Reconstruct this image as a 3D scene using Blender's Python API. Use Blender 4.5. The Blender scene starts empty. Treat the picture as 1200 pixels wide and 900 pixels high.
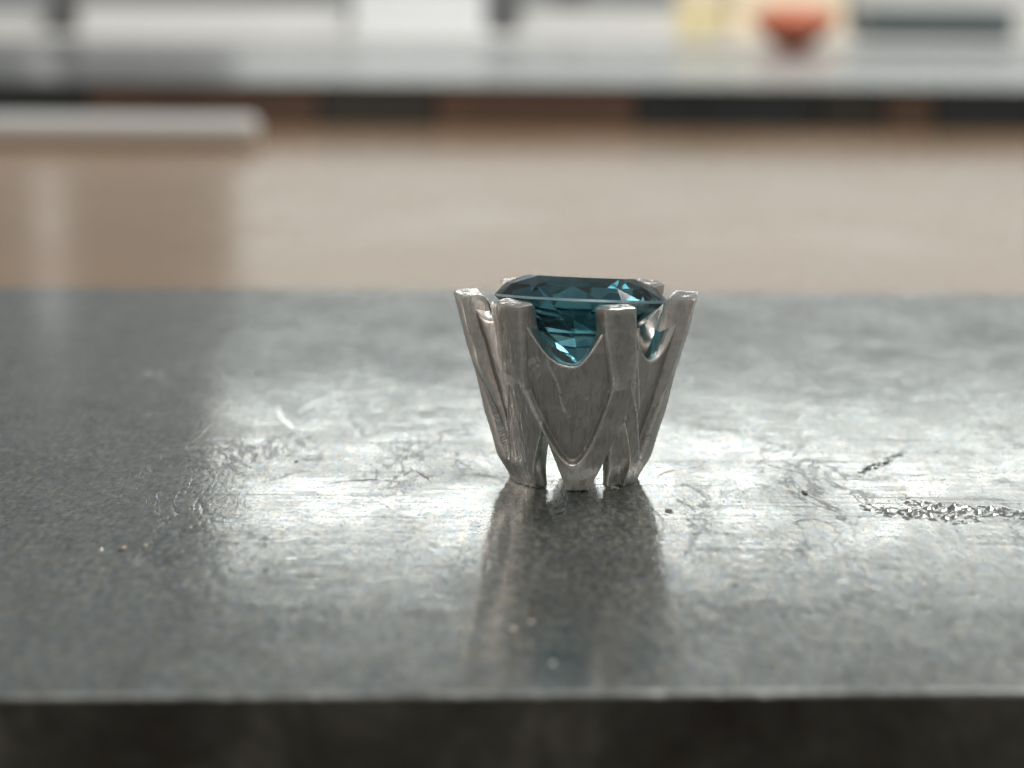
import bpy, bmesh, math, random
from mathutils import Vector, Matrix, Euler, noise

random.seed(7)
S = bpy.context.scene
COL = S.collection
MM = 0.001
R = math.radians

# ------------------------------------------------------------------ camera
FPX = 2400.0                                   # focal length in photo pixels (1200 wide)
PITCH = math.atan(450 / FPX)                   # horizon on the top edge of the photo
CAM = Vector((-2.57, -81.0, 19.3))             # millimetres
cam_d = bpy.data.cameras.new('camera')
cam = bpy.data.objects.new('camera', cam_d); COL.objects.link(cam)
cam_d.sensor_width = 36; cam_d.lens = 36 * FPX / 1200
cam.location = CAM * MM
ROLL = R(0.42)                                  # the phone was held a touch off level
CAM_M = Matrix.Rotation(R(90) - PITCH, 3, 'X') @ Matrix.Rotation(ROLL, 3, 'Z')
cam.rotation_euler = CAM_M.to_euler()
cam_d.clip_start = 0.002; cam_d.clip_end = 50
cam_d.dof.use_dof = True
cam_d.dof.focus_distance = 0.0812
cam_d.dof.aperture_fstop = cam_d.lens / 1.4    # an entrance pupil of 1.4 mm
S.camera = cam

# ------------------------------------------------------------------ room light
W = bpy.data.worlds.new('World'); S.world = W; W.use_nodes = True
bg = W.node_tree.nodes['Background']
bg.inputs[0].default_value = (0.96, 0.985, 0.96, 1); bg.inputs[1].default_value = 0.23

def lamp(name, az0, az1, el0, el1, dist, radiance, col):
    """a window: area lamp filling azimuth az0..az1 and elevation el0..el1 (degrees) seen from the block"""
    x0, x1 = dist * math.tan(R(az0)), dist * math.tan(R(az1))
    z0, z1 = dist * math.tan(R(el0)), dist * math.tan(R(el1))
    d = bpy.data.lights.new(name, 'AREA'); d.shape = 'RECTANGLE'
    d.size, d.size_y = x1 - x0, z1 - z0
    d.energy = radiance * math.pi * d.size * d.size_y; d.color = col
    o = bpy.data.objects.new(name, d); COL.objects.link(o)
    o.location = ((x0 + x1) / 2, dist, (z0 + z1) / 2); o.rotation_euler = (R(90), 0, R(180))
    o.rotation_euler = (R(-90), 0, 0)
    return o
lamp('window_light', -8.6, 26, 12.9, 13.9, 2.4, 9.0, (1.0, 0.985, 0.93))
lamp('window_light', -8.2, 26, 10.6, 15.2, 2.5, 0.40, (0.68, 0.88, 1.0))
lamp('window_light', -8.0, 26, 3.3, 6.6, 2.5, 1.10, (0.97, 1.0, 0.94))
lamp('window_light', -13.6, -12.9, 3.0, 8.6, 2.4, 0.65, (1.0, 0.98, 0.94))

def soft_lamp(name, loc, target, sx, sy, radiance, col):
    d = bpy.data.lights.new(name, 'AREA'); d.shape = 'RECTANGLE'; d.size, d.size_y = sx, sy
    d.energy = radiance * math.pi * sx * sy; d.color = col
    o = bpy.data.objects.new(name, d); COL.objects.link(o); o.location = loc
    o.rotation_euler = (Vector(target) - Vector(loc)).to_track_quat('-Z', 'Y').to_euler()
soft_lamp('side_fill_light', (-1.6, 0.65, 0.40), (0, 0, 0), 0.7, 0.7, 5.0, (1.0, 0.90, 0.84))  # soft lamp from the left, added to light the setting's left petal
soft_lamp('overhead_fill_light', (0.1, -0.5, 1.5), (0, 0.3, 0), 1.6, 0.6, 1.6, (1.0, 0.97, 0.93))  # added overhead fill for the setting's front, the rod and the shelf things
soft_lamp('overhead_fill_light', (0.76, 0.85, 1.6), (0, 0.5, 0), 0.7, 0.7, 11.0, (1.0, 0.97, 0.93))  # added lamp, placed so the gem's lower tip glows under a dark crown
sd = bpy.data.lights.new('shelf_fill_light', 'SPOT'); sd.energy = 17; sd.spot_size = R(105); sd.spot_blend = 0.6; sd.shadow_soft_size = 0.06  # added spot that brightens the things on the shelf
so = bpy.data.objects.new('shelf_fill_light', sd); COL.objects.link(so); so.location = (0.15, 0.85, 0.62)
so.rotation_euler = (Vector((0.05, 1.6, -0.05)) - so.location).to_track_quat('-Z', 'Y').to_euler()

S.view_settings.view_transform = 'Standard'; S.view_settings.look = 'None'
S.view_settings.exposure = 0; S.view_settings.gamma = 1
S.cycles.max_bounces = 16; S.cycles.transmission_bounces = 14; S.cycles.glossy_bounces = 6
S.cycles.sample_clamp_indirect = 6
S.cycles.blur_glossy = 0.2

# ------------------------------------------------------------------ helpers
def at(px, py, z=0.0):
    """millimetre point at height z that the photo shows at pixel px, py"""
    d = CAM_M @ Vector(((px - 600) / FPX, -(py - 450) / FPX, -1))
    return CAM + d * ((z - CAM.z) / d.z)
def at_y(px, py, y):
    d = CAM_M @ Vector(((px - 600) / FPX, -(py - 450) / FPX, -1))
    return CAM + d * ((y - CAM.y) / d.y)

def sstep(a, b, x):
    t = min(1, max(0, (x - a) / (b - a))); return t * t * (3 - 2 * t)
def lerp(a, b, t): return a + (b - a) * t

def mesh_obj(name, verts, faces, mats, parent=None, smooth=False, origin=(0, 0, 0), mat_ids=None):
    o_ = Vector(origin)
    me = bpy.data.meshes.new(name)
    me.from_pydata([tuple((Vector(v) - o_) * MM) for v in verts], [], faces)
    if not isinstance(mats, (list, tuple)): mats = [mats]
    for m in mats: me.materials.append(m)
    if mat_ids: me.polygons.foreach_set('material_index', mat_ids)
    bm = bmesh.new(); bm.from_mesh(me); bmesh.ops.recalc_face_normals(bm, faces=bm.faces); bm.to_mesh(me); bm.free()
    if smooth: me.polygons.foreach_set('use_smooth', [True] * len(me.polygons))
    me.update()
    o = bpy.data.objects.new(name, me); COL.objects.link(o)
    if parent: o.parent = parent
    o.location = o_ * MM if not parent else (o_ * MM - parent.location)
    return o

def empty(name, loc):
    o = bpy.data.objects.new(name, None); COL.objects.link(o)
    o.empty_display_size = 0.003; o.location = Vector(loc) * MM
    return o
def tag(o, label, cat, group=None):
    o['label'] = label; o['category'] = cat
    if group: o['group'] = group
    return o

def bevel_box(x0, x1, y0, y1, z0, z1, b, seg=2):
    bm = bmesh.new(); bmesh.ops.create_cube(bm, size=1)
    for v in bm.verts:
        v.co = Vector((x0 if v.co.x < 0 else x1, y0 if v.co.y < 0 else y1, z0 if v.co.z < 0 else z1))
    if b: bmesh.ops.bevel(bm, geom=bm.edges[:], offset=b, segments=seg, affect='EDGES', profile=0.5)
    V = [v.co.copy() for v in bm.verts]; F = [[v.index for v in f.verts] for f in bm.faces]
    bm.verts.index_update(); F = [[v.index for v in f.verts] for f in bm.faces]; bm.free()
    return V, F
def lathe(profile, cx, cy, n=24):
    V, F = [], []
    for r, z in profile:
        for i in range(n):
            a = 2 * math.pi * i / n; V.append(Vector((cx + r * math.cos(a), cy + r * math.sin(a), z)))
    for j in range(len(profile) - 1):
        for i in range(n):
            F.append([j * n + i, j * n + (i + 1) % n, (j + 1) * n + (i + 1) % n, (j + 1) * n + i])
    F.append(list(range(n - 1, -1, -1))); F.append([(len(profile) - 1) * n + i for i in range(n)])
    return V, F

# ------------------------------------------------------------------ materials
class N:
    def __init__(s, name):
        s.m = bpy.data.materials.new(name); s.m.use_nodes = True
        s.t = s.m.node_tree; s.b = s.t.nodes['Principled BSDF']; s.out = s.t.nodes['Material Output']
        s.co = s.t.nodes.new('ShaderNodeTexCoord').outputs['Object']
    def link(s, a, b): s.t.links.new(a, b)
    def set(s, **k):
        for n_, v in k.items():
            inp = s.b.inputs[n_.replace('_', ' ')]
            if hasattr(v, 'node'): s.link(v, inp)
            else: inp.default_value = (*v, 1) if isinstance(v, tuple) and len(v) == 3 else v
        return s
    def node(s, typ, **k):
        n = s.t.nodes.new(typ)
        for a, v in k.items(): setattr(n, a, v)
        return n
    def mapping(s, scale, rot=(0, 0, 0)):
        n = s.node('ShaderNodeMapping'); s.link(s.co, n.inputs[0])
        n.inputs['Scale'].default_value = scale; n.inputs['Rotation'].default_value = rot
        return n.outputs[0]
    def noise(s, scale, detail=3, rough=0.55, vec=None, dist=0.0):
        n = s.node('ShaderNodeTexNoise'); s.link(vec or s.co, n.inputs['Vector'])
        n.inputs['Scale'].default_value = scale; n.inputs['Detail'].default_value = detail
        n.inputs['Roughness'].default_value = rough; n.inputs['Distortion'].default_value = dist
        return n.outputs['Fac']
    def ramp(s, fac, stops):
        n = s.node('ShaderNodeValToRGB'); s.link(fac, n.inputs[0])
        e = n.color_ramp.elements
        while len(e) < len(stops): e.new(0.5)
        for el, (p, c) in zip(e, stops):
            el.position = p; el.color = (*c, 1) if isinstance(c, tuple) else (c, c, c, 1)
        return n.outputs[0]
    def math(s, op, a, b=0.0, clamp=False):
        n = s.node('ShaderNodeMath', operation=op, use_clamp=clamp)
        for i, v in enumerate((a, b)):
            if hasattr(v, 'node'): s.link(v, n.inputs[i])
            else: n.inputs[i].default_value = v
        return n.outputs[0]
    def mix(s, fac, a, b, mode='MIX'):
        n = s.node('ShaderNodeMix', data_type='RGBA', blend_type=mode)
        for i, v in ((0, fac), (6, a), (7, b)):
            if hasattr(v, 'node'): s.link(v, n.inputs[i])
            else: n.inputs[i].default_value = (*v, 1) if isinstance(v, tuple) else v
        return n.outputs[2]
    def bump(s, h, dist, strength=1.0, normal=None):
        n = s.node('ShaderNodeBump'); s.link(h, n.inputs['Height'])
        n.inputs['Distance'].default_value = dist; n.inputs['Strength'].default_value = strength
        if normal: s.link(normal, n.inputs['Normal'])
        return n.outputs[0]

def simple(name, col, rough=0.5, metal=0.0, var=0.15, scale=60, **kw):
    n = N(name)
    f = n.noise(scale, 4)
    lo = tuple(c * (1 - var) for c in col); hi = tuple(min(1, c * (1 + var)) for c in col)
    n.set(Base_Color=n.ramp(f, [(0.3, lo), (0.7, hi)]), Roughness=rough, Metallic=metal)
    for k, v in kw.items(): n.set(**{k: v})
    return n.m

# ground steel of the block's top
n = N('worn_ground_steel')
grain = n.noise(1.0, 3, 0.6, vec=n.mapping((4200, 1500, 1), (0, 0, R(5))))
grain2 = n.noise(900, 4, 0.6)
patch = n.noise(170, 5, 0.62, dist=0.4)
wave = n.noise(45, 3, 0.5)
lines1 = n.noise(1.0, 2, 0.5, vec=n.mapping((260, 7000, 1), (0, 0, R(7))))
lines2 = n.noise(1.0, 2, 0.5, vec=n.mapping((5200, 240, 1), (0, 0, R(-34))))
lines3 = n.noise(1.0, 1, 0.5, vec=n.mapping((60, 3000, 1), (0, 0, R(-12))))
pits = n.node('ShaderNodeTexVoronoi'); n.link(n.co, pits.inputs['Vector']); pits.inputs['Scale'].default_value = 340
pit = n.ramp(pits.outputs['Distance'], [(0.05, 0.0), (0.16, 1.0)])
scr3 = n.ramp(lines3, [(0.66, 0.0), (0.70, 1.0)])
patch_c = n.ramp(patch, [(0.36, 0.0), (0.62, 1.0)])
b1 = n.bump(wave, 0.000022, 1.0)
b2 = n.bump(grain2, 0.0000042, 1.0, b1)
b3 = n.bump(grain, 0.0000070, 1.0, b2)
b4 = n.bump(lines1, 0.0000040, 1.0, b3)
b5 = n.bump(lines2, 0.0000030, 1.0, b4)
b6 = n.bump(scr3, 0.000006, 1.0, b5)
tint = n.ramp(n.noise(1.0, 2, 0.6, vec=n.mapping((2400, 700, 1))), [(0.28, (0.37, 0.46, 0.50)), (0.5, (0.51, 0.535, 0.525)), (0.72, (0.66, 0.635, 0.54))])
stain = n.mix(n.ramp(n.noise(110, 5, 0.65, dist=0.8), [(0.55, 0.0), (0.75, 0.75)]), tint, (0.33, 0.31, 0.27))
stain = n.mix(n.ramp(n.noise(1.0, 4, 0.7, vec=n.mapping((900, 260, 1), (0, 0, R(4)))), [(0.34, 0.45), (0.56, 0.0)]), stain, (0.30, 0.31, 0.30))
vein_n = n.noise(1.0, 5, 0.6, vec=n.mapping((420, 150, 1), (0, 0, R(8))), dist=0.8)
vein = n.ramp(vein_n, [(0.478, 0.0), (0.492, 1.0), (0.50, 1.0), (0.514, 0.0)])
vein_m = n.math('MULTIPLY', vein, n.ramp(n.noise(1.0, 3, 0.6, vec=n.mapping((160, 60, 1))), [(0.46, 0.0), (0.60, 0.85)]))
stain = n.mix(vein_m, stain, (0.10, 0.11, 0.11))
b7 = n.bump(vein_m, -0.000008, 1.0, b6)
n.set(Base_Color=stain, Metallic=1.0, Normal=b7,
      Roughness=n.math('ADD', n.math('MULTIPLY', patch_c, 0.09), n.math('ADD', n.math('MULTIPLY', grain, 0.05), 0.03)))
matte = n.node('ShaderNodeBsdfPrincipled')
brush = n.noise(1.0, 4, 0.65, vec=n.mapping((500, 5200, 1), (0, 0, R(4))))
mb = n.mix(n.ramp(brush, [(0.35, 0.9), (0.62, 0.2)]), stain, (0.26, 0.275, 0.27))
mb = n.mix(n.ramp(grain, [(0.36, 0.75), (0.50, 0.0)]), mb, (0.13, 0.14, 0.14))
mb = n.mix(n.ramp(grain, [(0.54, 0.0), (0.66, 0.6)]), mb, (0.72, 0.73, 0.70))
n.link(mb, matte.inputs['Base Color'])
matte.inputs['Metallic'].default_value = 1.0; matte.inputs['Roughness'].default_value = 0.46
n.link(n.bump(grain, 0.00004, 1.0, n.bump(brush, 0.00002)), matte.inputs['Normal'])
ms = n.node('ShaderNodeMixShader')
worn_f = n.ramp(n.noise(1.0, 5, 0.68, vec=n.mapping((330, 120, 1), (0, 0, R(-6))), dist=0.6), [(0.38, 0.30), (0.62, 0.62)])
n.link(worn_f, ms.inputs[0]); n.link(n.b.outputs[0], ms.inputs[1]); n.link(matte.outputs[0], ms.inputs[2]); n.link(ms.outputs[0], n.out.inputs['Surface'])
STEEL = n.m

n = N('black_scaled_steel')
f = n.noise(260, 6, 0.65, dist=0.5)
n.set(Base_Color=n.ramp(f, [(0.34, (0.022, 0.023, 0.022)), (0.53, (0.065, 0.07, 0.066)), (0.72, (0.15, 0.155, 0.145))]),
      Metallic=0.35, Roughness=n.ramp(f, [(0.3, 0.55), (0.7, 0.75)]), Normal=n.bump(n.noise(1500, 4), 0.00005))
STEEL_SIDE = n.m
STEEL_EDGE = simple('filed_steel_edge', (0.36, 0.37, 0.36), 0.5, 1.0, 0.5, 500)

n = N('burnished_steel')
n.set(Base_Color=(0.74, 0.75, 0.73), Metallic=1.0, Roughness=n.ramp(n.noise(1500, 3), [(0.3, 0.10), (0.7, 0.22)]), Normal=n.bump(n.noise(2500, 2), 0.000003))
STEEL_BRIGHT = n.m

# hand filed silver
n = N('filed_silver')
strk = n.noise(1.0, 3, 0.6, vec=n.mapping((7000, 7000, 480)))
strk2 = n.noise(1.0, 2, 0.6, vec=n.mapping((5000, 5000, 1100), (R(34), R(28), 0)))
blot = n.noise(700, 5, 0.62, dist=0.5)
b1 = n.bump(strk, 0.000034, 1.0)
b2 = n.bump(strk2, 0.000015, 1.0, b1)
b3 = n.bump(n.noise(5200, 3, 0.6), 0.000014, 1.0, b2)
speck = n.noise(3600, 3, 0.65)
geo = n.node('ShaderNodeNewGeometry')
worn_highlight = n.ramp(n.math('ADD', geo.outputs['Pointiness'], n.math('MULTIPLY', n.math('SUBTRACT', speck, 0.5), 0.05)), [(0.508, 0.0), (0.545, 1.0)])  # edge wear that also carries corner highlights put into the colour
base = n.ramp(blot, [(0.3, (0.51, 0.475, 0.445)), (0.52, (0.585, 0.55, 0.515)), (0.72, (0.65, 0.62, 0.59))])
base = n.mix(n.ramp(strk, [(0.36, 0.55), (0.51, 0.0)]), base, (0.36, 0.335, 0.315))
base = n.mix(n.ramp(strk2, [(0.58, 0.0), (0.72, 0.4)]), base, (0.74, 0.71, 0.67))
n.set(Base_Color=n.mix(worn_highlight, base, (0.88, 0.84, 0.79)),
      Metallic=1.0, Normal=b3, Roughness=n.math('SUBTRACT', n.ramp(blot, [(0.3, 0.44), (0.7, 0.34)]), n.math('MULTIPLY', worn_highlight, 0.08)))
SILVER = n.m
n = N('freshly_cut_silver')
b1 = n.bump(n.noise(2600, 4, 0.6), 0.000011, 1.0)
n.set(Base_Color=(0.90, 0.87, 0.82), Metallic=1.0, Roughness=0.20, Normal=b1)
SILVER_CUT = n.m

# blue stone
n = N('teal_blue_gem')
n.set(Base_Color=(0.80, 0.93, 0.97), Roughness=n.ramp(n.noise(1800, 5, 0.7), [(0.4, 0.03), (0.75, 0.11)]), IOR=1.63, Transmission_Weight=1.0)
va = n.node('ShaderNodeVolumeAbsorption'); va.inputs['Color'].default_value = (0.06, 0.50, 0.57, 1); va.inputs['Density'].default_value = 420
n.link(va.outputs[0], n.out.inputs['Volume'])
GEM = n.m
n = N('ground_gem_girdle')
n.set(Base_Color=(0.42, 0.60, 0.66), Roughness=0.5, IOR=1.63, Transmission_Weight=0.55)
GIRDLE = n.m

# background
n = N('waxed_beech_tabletop')
gr = n.noise(1.0, 4, 0.6, vec=n.mapping((3.5, 60, 1)))
n.set(Base_Color=n.ramp(gr, [(0.3, (0.345, 0.215, 0.118)), (0.7, (0.395, 0.26, 0.15))]),
      Roughness=n.ramp(n.noise(25, 4), [(0.3, 0.17), (0.7, 0.24)]), Normal=n.bump(n.noise(300, 3), 0.00002))
n.set(Specular_IOR_Level=0.5)
TABLE = n.m
GREY_METAL = simple('grey_zinc_sheet', (0.20, 0.215, 0.22), 0.22, 0.8, 0.12, 12)
BROWN = simple('brown_wood', (0.20, 0.135, 0.105), 0.6, 0, 0.2, 20)
BROWN_RED = simple('reddish_wood', (0.23, 0.145, 0.11), 0.6, 0, 0.2, 20)
NAVY = simple('navy_paint', (0.050, 0.065, 0.075), 0.6, 0, 0.2, 20)
CHAR = simple('charcoal_paint', (0.085, 0.085, 0.08), 0.6, 0, 0.2, 20)
WHITE_PL = simple('white_plastic', (0.88, 0.89, 0.88), 0.3, 0, 0.03, 20)
PAPER = simple('white_paper', (0.78, 0.77, 0.74), 0.75, 0, 0.04, 30)
PALE = simple('pale_grey_card', (0.55, 0.55, 0.53), 0.65, 0, 0.06, 30)
YELLOW = simple('cream_yellow_plastic', (0.82, 0.70, 0.40), 0.45, 0, 0.05, 30)
CREAM = simple('cream_card', (0.80, 0.68, 0.50), 0.6, 0, 0.05, 30)
ORANGE = simple('orange_red_rubber', (0.55, 0.15, 0.075), 0.5, 0, 0.1, 30)
DARK_GREEN = simple('dark_green_metal', (0.06, 0.085, 0.085), 0.45, 0, 0.15, 30)
DARK_GREY = simple('dark_grey_plastic', (0.10, 0.10, 0.10), 0.5, 0, 0.15, 30)
CRUMB = simple('dull_metal_crumb', (0.24, 0.22, 0.20), 0.5, 0.9, 0.4, 1500)
CRUMB_BRIGHT = simple('shiny_metal_filing', (0.66, 0.60, 0.54), 0.3, 1.0, 0.15, 1500)

# ------------------------------------------------------------------ tabletop
T = -25.0                                       # table surface, the block is 25 mm thick
V, F = bevel_box(-900, 900, -160, 900, T - 30, T, 2, 2)
tab = mesh_obj('tabletop', V, F, TABLE, origin=(0, 0, T))
tab['kind'] = 'structure'

# ------------------------------------------------------------------ steel block
fl, fr = at(-560, 818.5), at(1760, 806.5)
bl, br = at(-320, 334.5), at(1520, 346.5)
blk = empty('steel_block', (0, 0, T))
tag(blk, 'scratched ground steel bench block with a dark front edge under the ring setting', 'bench block')
def ring(inset, z):
    c = (fl + fr + bl + br) / 4
    out = []
    for p in (fl, fr, br, bl):
        q = Vector((p.x - inset * math.copysign(1, p.x - c.x), p.y - inset * math.copysign(1, p.y - c.y), z)); out.append(q)
    return out
nF = 300
prof = [(0.6, T), (0, T + 0.6), (0.0, -0.14), (0.03, -0.07), (0.08, -0.02), (0.15, 0)]
V, F, ids = [], [[3 + nF - 4 + 3 - k for k in range(nF + 2)]], []
F = []
M = nF + 3                                        # front edge points, then the two back corners
for k, (ins, z) in enumerate(prof):
    a, b, c_, d_ = ring(ins, z)
    for i in range(nF + 1):
        p = a.lerp(b, i / nF)
        if k >= 2:
            nk = max(0, noise.noise(Vector((p.x * 0.9, 3, 0))) - 0.3) * 0.14 + max(0, noise.noise(Vector((p.x * 3.1, 9, 0))) - 0.2) * 0.10
            p.y += nk * (1 if k > 2 else 0.3) + 0.02 * noise.noise(Vector((p.x * 2.2, k, 5)))
            if 2 <= k < 5: p.z -= nk * 0.5
        V.append(p)
    V += [c_, d_]
F.append(list(range(M - 1, -1, -1))); ids.append(1)
for k in range(5):
    for i in range(M):
        F.append([k * M + i, k * M + (i + 1) % M, (k + 1) * M + (i + 1) % M, (k + 1) * M + i]); ids.append(1 if k < 2 else 2)
F.append([5 * M + i for i in range(M)]); ids.append(0)
mesh_obj('body', V, F, [STEEL, STEEL_SIDE, STEEL_EDGE], blk, mat_ids=ids)

def ridge(name, pts, w, h, mat, jit=0.25, z=0.0):
    """a burr thrown up beside a scratch: a low tapered tent that follows pts (mm on the block)"""
    P = []
    for a, b in zip(pts[:-1], pts[1:]):
        m = max(2, int((b - a).length / 0.25))
        P += [a.lerp(b, i / m) for i in range(m)]
    P.append(pts[-1]); nP = len(P); V, F = [], []
    for i, p in enumerate(P):
        t = (P[min(i + 1, nP - 1)] - P[max(i - 1, 0)]).normalized(); s = Vector((-t.y, t.x, 0))
        k = math.sin(math.pi * (0.04 + 0.92 * i / (nP - 1))) ** 0.6 * (1 + jit * random.uniform(-1, 1))
        p = p + s * random.uniform(-1, 1) * w * jit * 0.5
        for u, zz in ((-1, -0.3 * h), (-0.2, h * k), (0.2, h * k), (1, -0.3 * h)):
            V.append(Vector((p.x, p.y, z)) + s * (w * k * u / 2) + Vector((0, 0, zz)))
    for i in range(nP - 1):
        for j in range(3): F.append([i * 4 + j, i * 4 + j + 1, i * 4 + j + 5, i * 4 + j + 4])
    return mesh_obj(name, V, F, mat, blk, smooth=True)

scr = [  # photo pixels along each of the visible scratches, width, height (mm)
    ([(348, 484), (368, 472), (395, 464), (430, 459), (462, 457)], .28, .020),
    ([(324, 476), (330, 490), (344, 501), (360, 504), (378, 499)], .30, .020),
    ([(430, 443), (448, 445), (468, 446)], .30, .018),
    ([(505, 471), (525, 475), (552, 476), (566, 474)], .26, .016),
    ([(500, 453), (520, 456), (545, 459), (563, 462)], .22, .016),
    ([(432, 483), (445, 480), (458, 482)], .22, .015),
    ([(436, 496), (452, 495), (470, 498), (482, 497)], .20, .014),
    ([(225, 520), (238, 508), (252, 493)], .10, .010),
    ([(800, 470), (830, 469), (862, 470), (892, 470)], .24, .015),
    ([(1050, 447), (1062, 448), (1076, 449)], .26, .015),
    ([(815, 440), (840, 448), (868, 458)], .16, .012),
    ([(312, 679), (350, 680), (398, 680)], .12, .012),
    ([(420, 681), (450, 679), (476, 677)], .12, .014),
    ([(250, 612), (270, 613), (292, 612)], .10, .012),
    ([(835, 606), (862, 607), (888, 606)], .12, .010),
    ([(1120, 676), (1140, 674), (1160, 675)], .10, .010),
    ([(640, 786), (665, 781), (690, 778)], .10, .012),
    ([(860, 655), (876, 652), (882, 654)], .10, .012),
]
for px, w, h in scr: ridge('scratch', [at(*p) for p in px], w * 1.1, h * 0.07, STEEL_BRIGHT)
rs = random.Random(3)
for i in range(120):                               # the finer ones, thickest above the bright strip
    x = rs.choice((rs.uniform(240, 560), rs.uniform(800, 1190))); y = rs.uniform(436, 512) if i < 95 else rs.uniform(590, 700)
    L = rs.uniform(8, 34) * (1.8 if rs.random() < .12 else 1); tl = rs.uniform(-0.10, 0.06)
    ridge('scratch', [at(x, y), at(x + L * .5, y + L * (tl * .5 + rs.uniform(-.03, .03))), at(x + L, y + L * tl)], rs.uniform(.09, .26), rs.uniform(.0006, .0022), STEEL_BRIGHT, 0.4)
# the crusty burr at the right: rough beads pushed up out of the surface
def crust(pts, w, h, seed, name='burr', mat=None):
    P = []
    for a, b in zip(pts[:-1], pts[1:]):
        m = max(2, int((b - a).length / 0.06)); P += [a.lerp(b, i / m) for i in range(m)]
    nP, nw, V, F = len(P), 20, [], []
    for i, p in enumerate(P):
        k = math.sin(math.pi * (0.03 + 0.94 * i / (nP - 1))) ** 0.5
        for j in range(nw + 1):
            u = j / nw * 2 - 1
            q = p + Vector((0, u * w / 2, 0)) + Vector((0, w * 0.25 * noise.noise(p * 1.1), 0))
            hh = h * k * (1 - u * u) * (0.02 + 1.5 * noise.noise(q * 3.4 + Vector((seed, 0, 0))) + 0.7 * noise.noise(q * 8.5))
            V.append(Vector((q.x, q.y, max(hh, -0.03) - 0.004)))
    for i in range(nP - 1):
        for j in range(nw): F.append([i * (nw + 1) + j, i * (nw + 1) + j + 1, (i + 1) * (nw + 1) + j + 1, (i + 1) * (nw + 1) + j])
    return mesh_obj(name, V, F, mat or STEEL_BRIGHT, blk, smooth=True)
crust([at(1008, 594), at(1040, 598), at(1075, 604), at(1110, 608), at(1150, 609)], 2.0, .15, 1)
crust([at(1050, 588), at(1085, 592), at(1125, 596), at(1165, 600), at(1230, 606)], 2.0, .14, 5)
# the diagonal gouge: a rough bank beside a darker furrow
gp = [at(1004, 557), at(1020, 549), at(1040, 540), at(1062, 528)]
crust(gp, 1.1, .09, 21, 'gouge', STEEL_SIDE)
crust([p + Vector((0.2, 0.35, 0)) for p in gp], 0.7, .07, 33, 'gouge')
for px in ([(895, 543), (910, 548), (930, 552), (938, 554)], [(765, 560), (785, 552), (806, 549), (826, 545)],
           [(480, 548), (495, 556), (508, 566)], [(352, 540), (372, 537), (398, 537)], [(380, 568), (410, 563), (440, 562), (470, 565)],
           [(1040, 555), (1065, 557), (1095, 556)]):
    ridge('scratch', [at(*p) for p in px], 0.16, 0.016, STEEL, 0.7)

# ------------------------------------------------------------------ ring setting
H = 7.67                                        # tip height
def rcone(z): return 2.92 + 1.93 * z / H
# prongs: angle at the tip, angle at the foot, half width top/bottom, tip height
PR = [(191, 204, .82, .52, 7.69), (234, 226.5, .68, .64, 7.70), (289, 311, .66, .52, 7.67),
      (348, 338, .70, .52, 7.68), (47, 42, .70, .55, 7.60), (121, 133, .70, .55, 7.62)]
GAPS = [(247.5, 14.5, 2.6), (300.5, 18.5, 2.9), (352, 8, 1.4), (62, 14, 2.3), (110, 15, 2.3), (165, 10, 1.6), (20, 7, 1.4)]
def adiff(a, b): return (a - b + 180) % 360 - 180
def zbot(th):
    z = 0.0
    for c, w, h in GAPS:
        t = abs(adiff(th, c)) / w
        if t < 1: z = max(z, h * (1 - t ** 1.15))
    return z
tips = sorted((p[0] % 360, p[1] % 360) for p in PR)
def between(th, z=7.0):
    """centre and half width of the panel between the two prongs that flank th"""
    k = (1 - z / H) ** 1.2
    an = sorted([(p[0] + adiff(p[1], p[0]) * k) % 360 for p in PR])
    for i, a in enumerate(an):
        b = an[(i + 1) % len(an)]
        span = (b - a) % 360
        if (th - a) % 360 < span: return (a + span / 2) % 360, span / 2
    return an[0], 30
def ztop(th):
    c, hw = between(th, 6.4)
    t = min(1, abs(adiff(th, c)) / (hw - 6.8))
    base = (5.42 if hw > 24 else 7.05) + 0.18 * math.sin(th * 0.11)
    return base + (1.65 if hw > 24 else 0.35) * t ** 2.4
def wob(p): return 0.04 * noise.noise(p * 0.9)
def outer(th, z):
    r = rcone(z)
    c, hw = between(th, min(6.6, max(1.0, z)))
    t = abs(adiff(th, c)) / hw
    zu = 1.20 + 5.9 * max(0, math.sqrt(t * t + 0.08) - 0.2828) ** 1.05   # lower outline of the petal
    d = z - zu
    flat = rcone(z) * (1 - math.cos(R(24 * math.tanh(abs(adiff(th, c)) / 24))))
    r -= (0.42 - 0.6 * flat) * sstep(-0.02, 0.17, d) - 0.02
    r += 0.05 * math.exp(-((d + 0.05) / 0.12) ** 2)
    r -= 0.30 * sstep(1.2, 0.0, z)                  # the feet are filed in
    p = Vector((math.cos(R(th)) * r, math.sin(R(th)) * r, z))
    r += wob(p) + 0.003 * noise.noise(p * 4.2)
    return r
NT, NZ = 720, 88
V, F = [], []
for i in range(NT):
    th = 360 * i / NT; a = R(th); zb, zt = zbot(th), ztop(th)
    zb += 0.03 * noise.noise(Vector((th * .2, 0, 3))); zt += 0.05 * noise.noise(Vector((th * .12, 0, 9)))
    prof = []
    for j in range(NZ + 1):
        z = lerp(zb, zt, j / NZ); e = min(j, NZ - j)
        ro = outer(th, z) - (0.05 if e == 0 else 0)
        prof.append((ro, z))
    for j in range(NZ, -1, -8):
        z = lerp(zb, zt, j / NZ)
        prof.append((max(1.55, rcone(z) - lerp(0.95, 1.12, z / H)), z))
    M = len(prof)
    V += [Vector((r * math.cos(a), r * math.sin(a), z)) for r, z in prof]
for i in range(NT):
    k = (i + 1) % NT
    for j in range(M):
        l = (j + 1) % M
        F.append([i * M + j, k * M + j, k * M + l, i * M + l])
setting = empty('ring_setting', (0, 0, 0))
tag(setting, 'hand filed silver six prong ring setting standing on the steel block', 'ring setting')
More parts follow.
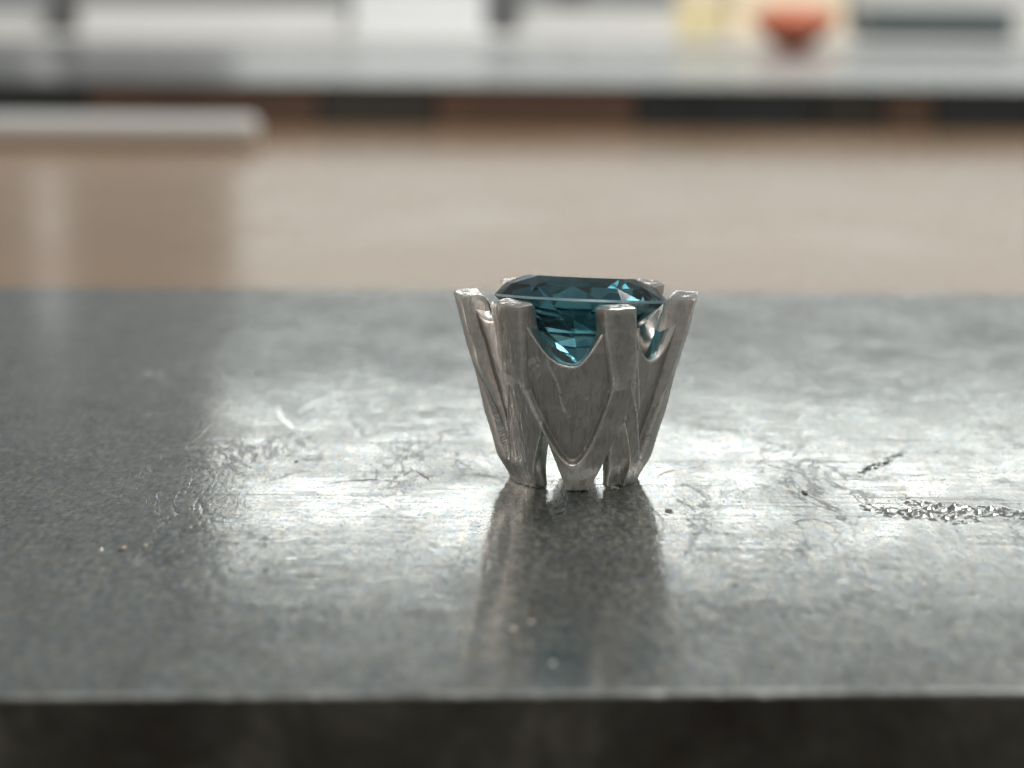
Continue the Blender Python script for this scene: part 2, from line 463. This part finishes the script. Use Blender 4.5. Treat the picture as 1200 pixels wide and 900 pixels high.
mesh_obj('collet', V, F, SILVER, setting, smooth=True)

def make_prong(t0, t1, w0, w1, tip, seed):
    rnd = random.Random(seed)
    NZp, V, F, ids = 54, [], [], []
    tilt = rnd.uniform(-0.06, 0.06); slope = rnd.uniform(-0.06, 0.05)
    corner = 0.07
    for j in range(NZp + 1):
        s = j / NZp; z = 0.12 + (tip - 0.12) * s
        th = R(t0 + adiff(t1, t0) * (1 - s) ** 1.2)
        e = Vector((math.cos(th), math.sin(th), 0)); tg = Vector((-math.sin(th), math.cos(th), 0))
        w = lerp(lerp(w1, w0 * 0.80, sstep(0.0, 0.5, s)), w0, sstep(0.45, 1.0, s)) * (1 - 0.12 * sstep(0.12, 0.0, s))
        ro = rcone(z) + lerp(-0.30, 0.07, sstep(0.26, 0.68, s)) - 0.22 * sstep(0.14, 0.0, s)
        # inside: wide where it grows out of the wall, cut back where the stone is seated
        ri = rcone(z) - lerp(0.78, 1.10, sstep(0.3, 0.8, s))
        if z > 7.15: ri = max(ri, 3.62)
        ri = lerp(ri, max(ri, 3.50 + 0.9 * max(0, (z - 7.25))), sstep(7.0, 7.3, z))
        c = corner
        sec = [(ri, -w * .92), (ri, w * .92), (ri + .12, w), (lerp(ri, ro, .55), w * 1.0), (ro - c * 1.3, w), (ro - c * .3, w - c * .5), (ro, w - c * 1.6),
               (ro + .02, w * .3), (ro + .02, -w * .3), (ro, -w + c * 1.6), (ro - c * .3, -w + c * .5), (ro - c * 1.3, -w), (lerp(ri, ro, .55), -w), (ri + .12, -w)]
        for r_, u in sec:
            p = e * r_ + tg * u + Vector((0, 0, z))
            nv = noise.noise(p * 1.3 + Vector((seed, 0, 0))) * 0.02 * sstep(0.4, 0.7, s) + noise.noise(p * 4.0 + Vector((0, seed, 0))) * 0.006
            p += e * (wob(p) + nv) + tg * nv * 0.7
            if j == NZp: p.z += u * tilt + (r_ - 4.3) * slope + 0.05 * noise.noise(p * 2.4)
            V.append(p)
    m = 14
    for j in range(NZp):
        for i in range(m):
            F.append([j * m + i, j * m + (i + 1) % m, (j + 1) * m + (i + 1) % m, (j + 1) * m + i]); ids.append(0)
    # rough sawn tip: a slightly inset ring, then a crumpled cap
    b = NZp * m
    cen = sum((V[b + i] for i in range(m)), Vector()) / m
    for k, (inset, up) in enumerate(((0.10, 0.055), (0.42, 0.07), (0.75, 0.05))):
        for i in range(m):
            q = V[b + i].lerp(cen, inset); q.z += up + 0.05 * noise.noise(q * 3.1 + Vector((seed, k, 0))) + 0.05 * (q.y - cen.y)
            V.append(q)
        o = b + m * k
        for i in range(m):
            F.append([o + i, o + (i + 1) % m, o + m + (i + 1) % m, o + m + i]); ids.append(1)
    F.append([b + 3 * m + i for i in range(m)]); ids.append(1)
    F.append(list(range(m - 1, -1, -1))); ids.append(0)
    o = mesh_obj('prong', V, F, [SILVER, SILVER_CUT], setting, smooth=True, mat_ids=ids)
    o.data.set_sharp_from_angle(angle=R(42))
    return o
for i, p in enumerate(PR): make_prong(*p, seed=11 + i * 3)
setting.location.y = 1.3 * MM

# ------------------------------------------------------------------ gemstone
GX, GY, GZ = 0.18, 1.3, 7.45
def gem():
    bm = bmesh.new()
    def sup(a, rx, ry, p=2.12):
        c, s = math.cos(a), math.sin(a)
        return Vector((rx * math.copysign(abs(c) ** (2 / p), c), ry * math.copysign(abs(s) ** (2 / p), s), 0))
    pts = []
    n16, m8 = 24, 12
    off = R(9)
    for z in (0.05, -0.05):                                     # girdle
        for i in range(n16):
            a = 2 * math.pi * i / n16 + off; v = sup(a, 3.50, 3.36); v.z = z; pts.append(v)
    for i in range(m8):                                         # crown break points
        a = 2 * math.pi * (i + 0.5) / m8 + off; v = sup(a, 3.06, 2.94); v.z = 0.50; pts.append(v)
    for i in range(m8):                                         # table
        a = 2 * math.pi * i / m8 + off; v = sup(a, 2.25, 2.20); v.z = 0.86; pts.append(v)
    for i in range(m8):                                         # pavilion belly
        a = 2 * math.pi * (i + 0.5) / m8 + off; v = sup(a, 2.15, 2.05); v.z = -1.36; pts.append(v)
    for i in range(4):                                          # small cut culet
        a = 2 * math.pi * i / 4 + off; v = sup(a, 0.10, 0.30, 2); v.z = -2.62; pts.append(v)
    for p in pts: bm.verts.new(p)
    bmesh.ops.convex_hull(bm, input=bm.verts[:])
    bmesh.ops.dissolve_limit(bm, angle_limit=R(1.5), verts=bm.verts[:], edges=bm.edges[:])
    bm.verts.index_update()
    rot = Euler((R(-6.5), R(2.0), 0)).to_matrix()
    ids = [1 if all(abs(v.co.z) < 0.08 for v in f.verts) else 0 for f in bm.faces]
    V = [rot @ v.co + Vector((GX, GY, GZ)) for v in bm.verts]; F = [[v.index for v in f.verts] for f in bm.faces]; bm.free()
    return V, F, ids
V, F, gids = gem()
g = mesh_obj('gemstone', V, F, [GEM, GIRDLE], origin=(GX, GY, GZ), mat_ids=gids)
tag(g, 'faceted dark teal blue gemstone resting between the silver prongs', 'gemstone')

# ------------------------------------------------------------------ crumbs lying on the block
def crumb(px, py, sx, sy, sz, label, mat, seed):
    bm = bmesh.new(); bmesh.ops.create_icosphere(bm, subdivisions=2, radius=1)
    c = at(px, py)
    V = []
    for v in bm.verts:
        k = 1 + 0.8 * noise.noise(v.co * 1.9 + Vector((seed, seed, 0)))
        V.append(Vector((c.x + v.co.x * sx * k, c.y + v.co.y * sy * k, max(-0.001, sz * 0.55 + v.co.z * sz * k))))
    F = [[v.index for v in f.verts] for f in bm.faces]; bm.free()
    o = mesh_obj('metal_crumb', V, F, mat, origin=(c.x, c.y, 0))
    tag(o, label, 'metal crumb', 'loose crumbs and filings on the steel block')
crumb(784, 599, .16, .30, .03, 'flat dark metal crumb lying just right of the setting foot', CRUMB, 1)
crumb(862, 686, .08, .10, .05, 'tiny black speck on clean steel right of the setting reflection', CRUMB, 2)
crumb(943, 578, .11, .25, .05, 'dark speck in the bright strip right of the setting', CRUMB, 3)
crumb(311, 668, .10, .22, .05, 'dark speck on the steel at lower left of the bright strip', CRUMB, 4)
crumb(347, 541, .07, .15, .04, 'small dark speck inside the bright strip left of the setting', CRUMB, 6)
crumb(600, 737, .10, .10, .05, 'shiny silver filing below the setting, largest of its cluster', CRUMB_BRIGHT, 7)
crumb(584, 726, .07, .07, .04, 'shiny filing at the left end of the cluster below the setting', CRUMB_BRIGHT, 8)
crumb(622, 729, .06, .07, .04, 'shiny filing at the right end of the cluster below the setting', CRUMB_BRIGHT, 9)
crumb(143, 643, .15, .2, .08, 'shiny filing far left on the steel, middle of its trio', CRUMB_BRIGHT, 10)
crumb(118, 646, .08, .15, .06, 'shiny filing far left on the steel, left of its trio', CRUMB_BRIGHT, 11)
crumb(171, 640, .06, .15, .06, 'shiny filing far left on the steel, right of its trio', CRUMB_BRIGHT, 12)
crumb(648, 778, .07, .07, .04, 'pale filing near the front edge of the steel block', CRUMB_BRIGHT, 13)

# fine dust of metal over the block
rd = random.Random(12); V, F = [], []
for i in range(900):
    c = at(rd.uniform(-20, 1220), 360 + 440 * rd.random() ** 0.8); a = rd.uniform(0, 6.28)
    if abs(c.x) < 3.3 and abs(c.y - 1.3) < 3.3: continue
    l, w, h = rd.uniform(.015, .06) * (2.5 if rd.random() < .08 else 1), rd.uniform(.012, .035), rd.uniform(.008, .03)
    ex, ey = Vector((math.cos(a), math.sin(a), 0)), Vector((-math.sin(a), math.cos(a), 0)); b = len(V)
    for u, v_, z in ((-1, -1, 0), (1, -.6, 0), (.8, 1, 0), (-.7, .8, 0), (rd.uniform(-.4, .4), rd.uniform(-.4, .4), 1)):
        V.append(Vector((c.x, c.y, 0.001)) + ex * (u * l) + ey * (v_ * w) + Vector((0, 0, z * h)))
    F += [[b, b + 1, b + 4], [b + 1, b + 2, b + 4], [b + 2, b + 3, b + 4], [b + 3, b, b + 4], [b + 3, b + 2, b + 1, b]]
dust = mesh_obj('metal_dust', V, F, CRUMB)
dust['kind'] = 'stuff'; dust['label'] = 'fine grey metal dust scattered over the steel block'; dust['category'] = 'dust'

# ------------------------------------------------------------------ shelf across the back of the table
yf = at(600, 149, T).y
ztopS = at_y(600, 99, yf).z
yb = at(600, 51, ztopS).y
rz = R(-0.45)
shelf = empty('low_bench_shelf', (0, yf, T))
tag(shelf, 'long low bench shelf with grey metal top and brown and black front panels', 'shelf')
V, F = bevel_box(-620, 620, yf, yb + 260, ztopS - 1.0, ztopS, 0.3, 2)
mesh_obj('top_sheet', V, F, GREY_METAL, shelf)
V, F = bevel_box(-618, 618, yf + 14, yb + 258, T + 0.3, ztopS - 1.1, 0)
mesh_obj('core', V, F, CHAR, shelf)
segs = [(-700, 98, NAVY), (102, 372, BROWN), (376, 508, CHAR), (512, 744, BROWN_RED), (748, 960, NAVY), (964, 1036, CHAR), (1040, 1096, BROWN), (1100, 1900, NAVY)]
for x0, x1, m in segs:
    a, b = at_y(x0, 130, yf).x, at_y(x1, 130, yf).x
    V, F = bevel_box(max(a, -616), min(b, 616), yf + 3, yf + 13.5, T + 0.3, ztopS - 1.2, 0.4, 1)
    mesh_obj('front_panel', V, F, m, shelf)

# white rod on the table in front of the shelf
yr = at(150, 171, T).y
p0, p1 = at_y(-420, 140, yr), at_y(303, 140, yr)
rr = (at_y(300, 122, yr).z - at_y(300, 158, yr).z) / 2
bm = bmesh.new()
V, F = [], []; n = 20
prof = [(0.75, 0), (1, 0.18)] + [(1, t) for t in (0.3, 0.6, 0.9)] + [(1, 0.985), (0.86, 0.995), (0.5, 1.0)]
for k, t in prof:
    x = lerp(p0.x, p1.x, t)
    for i in range(n):
        a = 2 * math.pi * i / n; V.append(Vector((x, yr + rr * k * math.cos(a), T + rr + 0.2 + rr * k * math.sin(a))))
for j in range(len(prof) - 1):
    for i in range(n): F.append([j * n + i, j * n + (i + 1) % n, (j + 1) * n + (i + 1) % n, (j + 1) * n + i])
F.append(list(range(n))); F.append([(len(prof) - 1) * n + i for i in range(n)])
o = mesh_obj('white_rod', V, F, WHITE_PL, smooth=True, origin=(p1.x, yr, T))
tag(o, 'glossy white rod with rounded end lying at left in front of the shelf', 'rod')

# pale board lying across the back of the shelf, and the things standing on it (all well out of focus)
yB = at(600, 51, ztopS).y
zB = at_y(600, 43, yB).z
V, F = bevel_box(-800, 800, yB, yB + 420, ztopS + 0.2, zB, 0.8, 2)
o = mesh_obj('pale_board', V, F, PAPER, origin=(0, yB, ztopS)); tag(o, 'long pale board lying across the back of the grey shelf', 'board')
def on_shelf(name, px0, px1, setback, py_top, depth, mat, label, cat, b=2.0):
    y = yB + setback
    x0, x1 = at_y(px0, 40, y).x, at_y(px1, 40, y).x
    zt = at_y((px0 + px1) / 2, py_top, y).z
    V, F = bevel_box(x0, x1, y, y + depth, zB + 0.2, zt, min(b, (zt - zB) * 0.35), 3)
    o = mesh_obj(name, V, F, mat, origin=((x0 + x1) / 2, y, zB)); tag(o, label, cat)
    return o
on_shelf('white_tray', 92, 400, 4, 10, 60, PAPER, 'long white tray at left on the pale board', 'tray')
on_shelf('white_box', 414, 566, 6, -12, 50, WHITE_PL, 'glossy bright white box right of the long white tray', 'box')
on_shelf('grey_box', -160, 54, 30, 14, 60, PALE, 'pale grey box at the far left end of the board', 'box')
on_shelf('dark_block', 60, 86, 20, -20, 30, DARK_GREY, 'narrow dark grey block left of the long white tray', 'block')
on_shelf('dark_block', 574, 606, 130, -20, 30, DARK_GREY, 'wider dark grey block right of the white box', 'block')
on_shelf('dark_block', 650, 690, 130, -20, 30, DARK_GREY, 'dark grey block between white box and yellow pot', 'block')
on_shelf('grey_folder', 612, 792, 90, 10, 30, PALE, 'low pale grey folder in front of the dark grey block', 'folder')
on_shelf('dark_green_case', 1012, 1190, 3, 12, 60, DARK_GREEN, 'flat dark green case at the right on the board', 'case', 4)
on_shelf('grey_strip', 1000, 1420, 90, -30, 14, PALE, 'upright pale grey strip behind the dark green case', 'strip')
def pot(name, px, pxr, setback, py_top, mat, label, cat, lidmat=None):
    y = yB + setback; c = at_y(px, 40, y); r = (at_y(px + pxr, 40, y).x - c.x); zt = at_y(px, py_top, y).z
    h = zt - zB
    root = empty(name, (c.x, y + r, zB)); tag(root, label, cat)
    V, F = lathe([(r * .9, zB + .2), (r, zB + h * .1), (r, zB + h * .66), (r * .93, zB + h * .7)], c.x, y + r)
    mesh_obj('body', V, F, mat, root, smooth=True)
    V, F = lathe([(r * 1.03, zB + h * .70), (r * 1.05, zB + h * .74), (r * 1.05, zB + h * .96), (r * .98, zt)], c.x, y + r)
    mesh_obj('lid', V, F, lidmat or mat, root, smooth=True)
pot('yellow_pot', 822, 29, 4, -14, YELLOW, 'cream yellow pot with lid left of the orange red bung', 'pot', CREAM)
y = at(930, 60, ztopS).y                           # the bung stands on the grey metal, in front of the board
c = at_y(930, 60, y); k = (at_y(930 + 54, 58, y).x - c.x)
zt = at_y(930, 8, y).z - ztopS
V, F = lathe([(k * .20, ztopS + .2), (k * .40, ztopS + zt * .14), (k * .78, ztopS + zt * .45), (k * .95, ztopS + zt * .68), (k * .85, ztopS + zt * .86), (k * .4, ztopS + zt)], c.x, y)
o = mesh_obj('orange_bung', V, F, ORANGE, smooth=True, origin=(c.x, y, ztopS)); tag(o, 'orange red rubber bung narrowing downwards, right of the yellow pot', 'bung')
on_shelf('cream_card_box', 856, 992, 40, -22, 40, CREAM, 'cream cardboard box behind the orange bung', 'box')
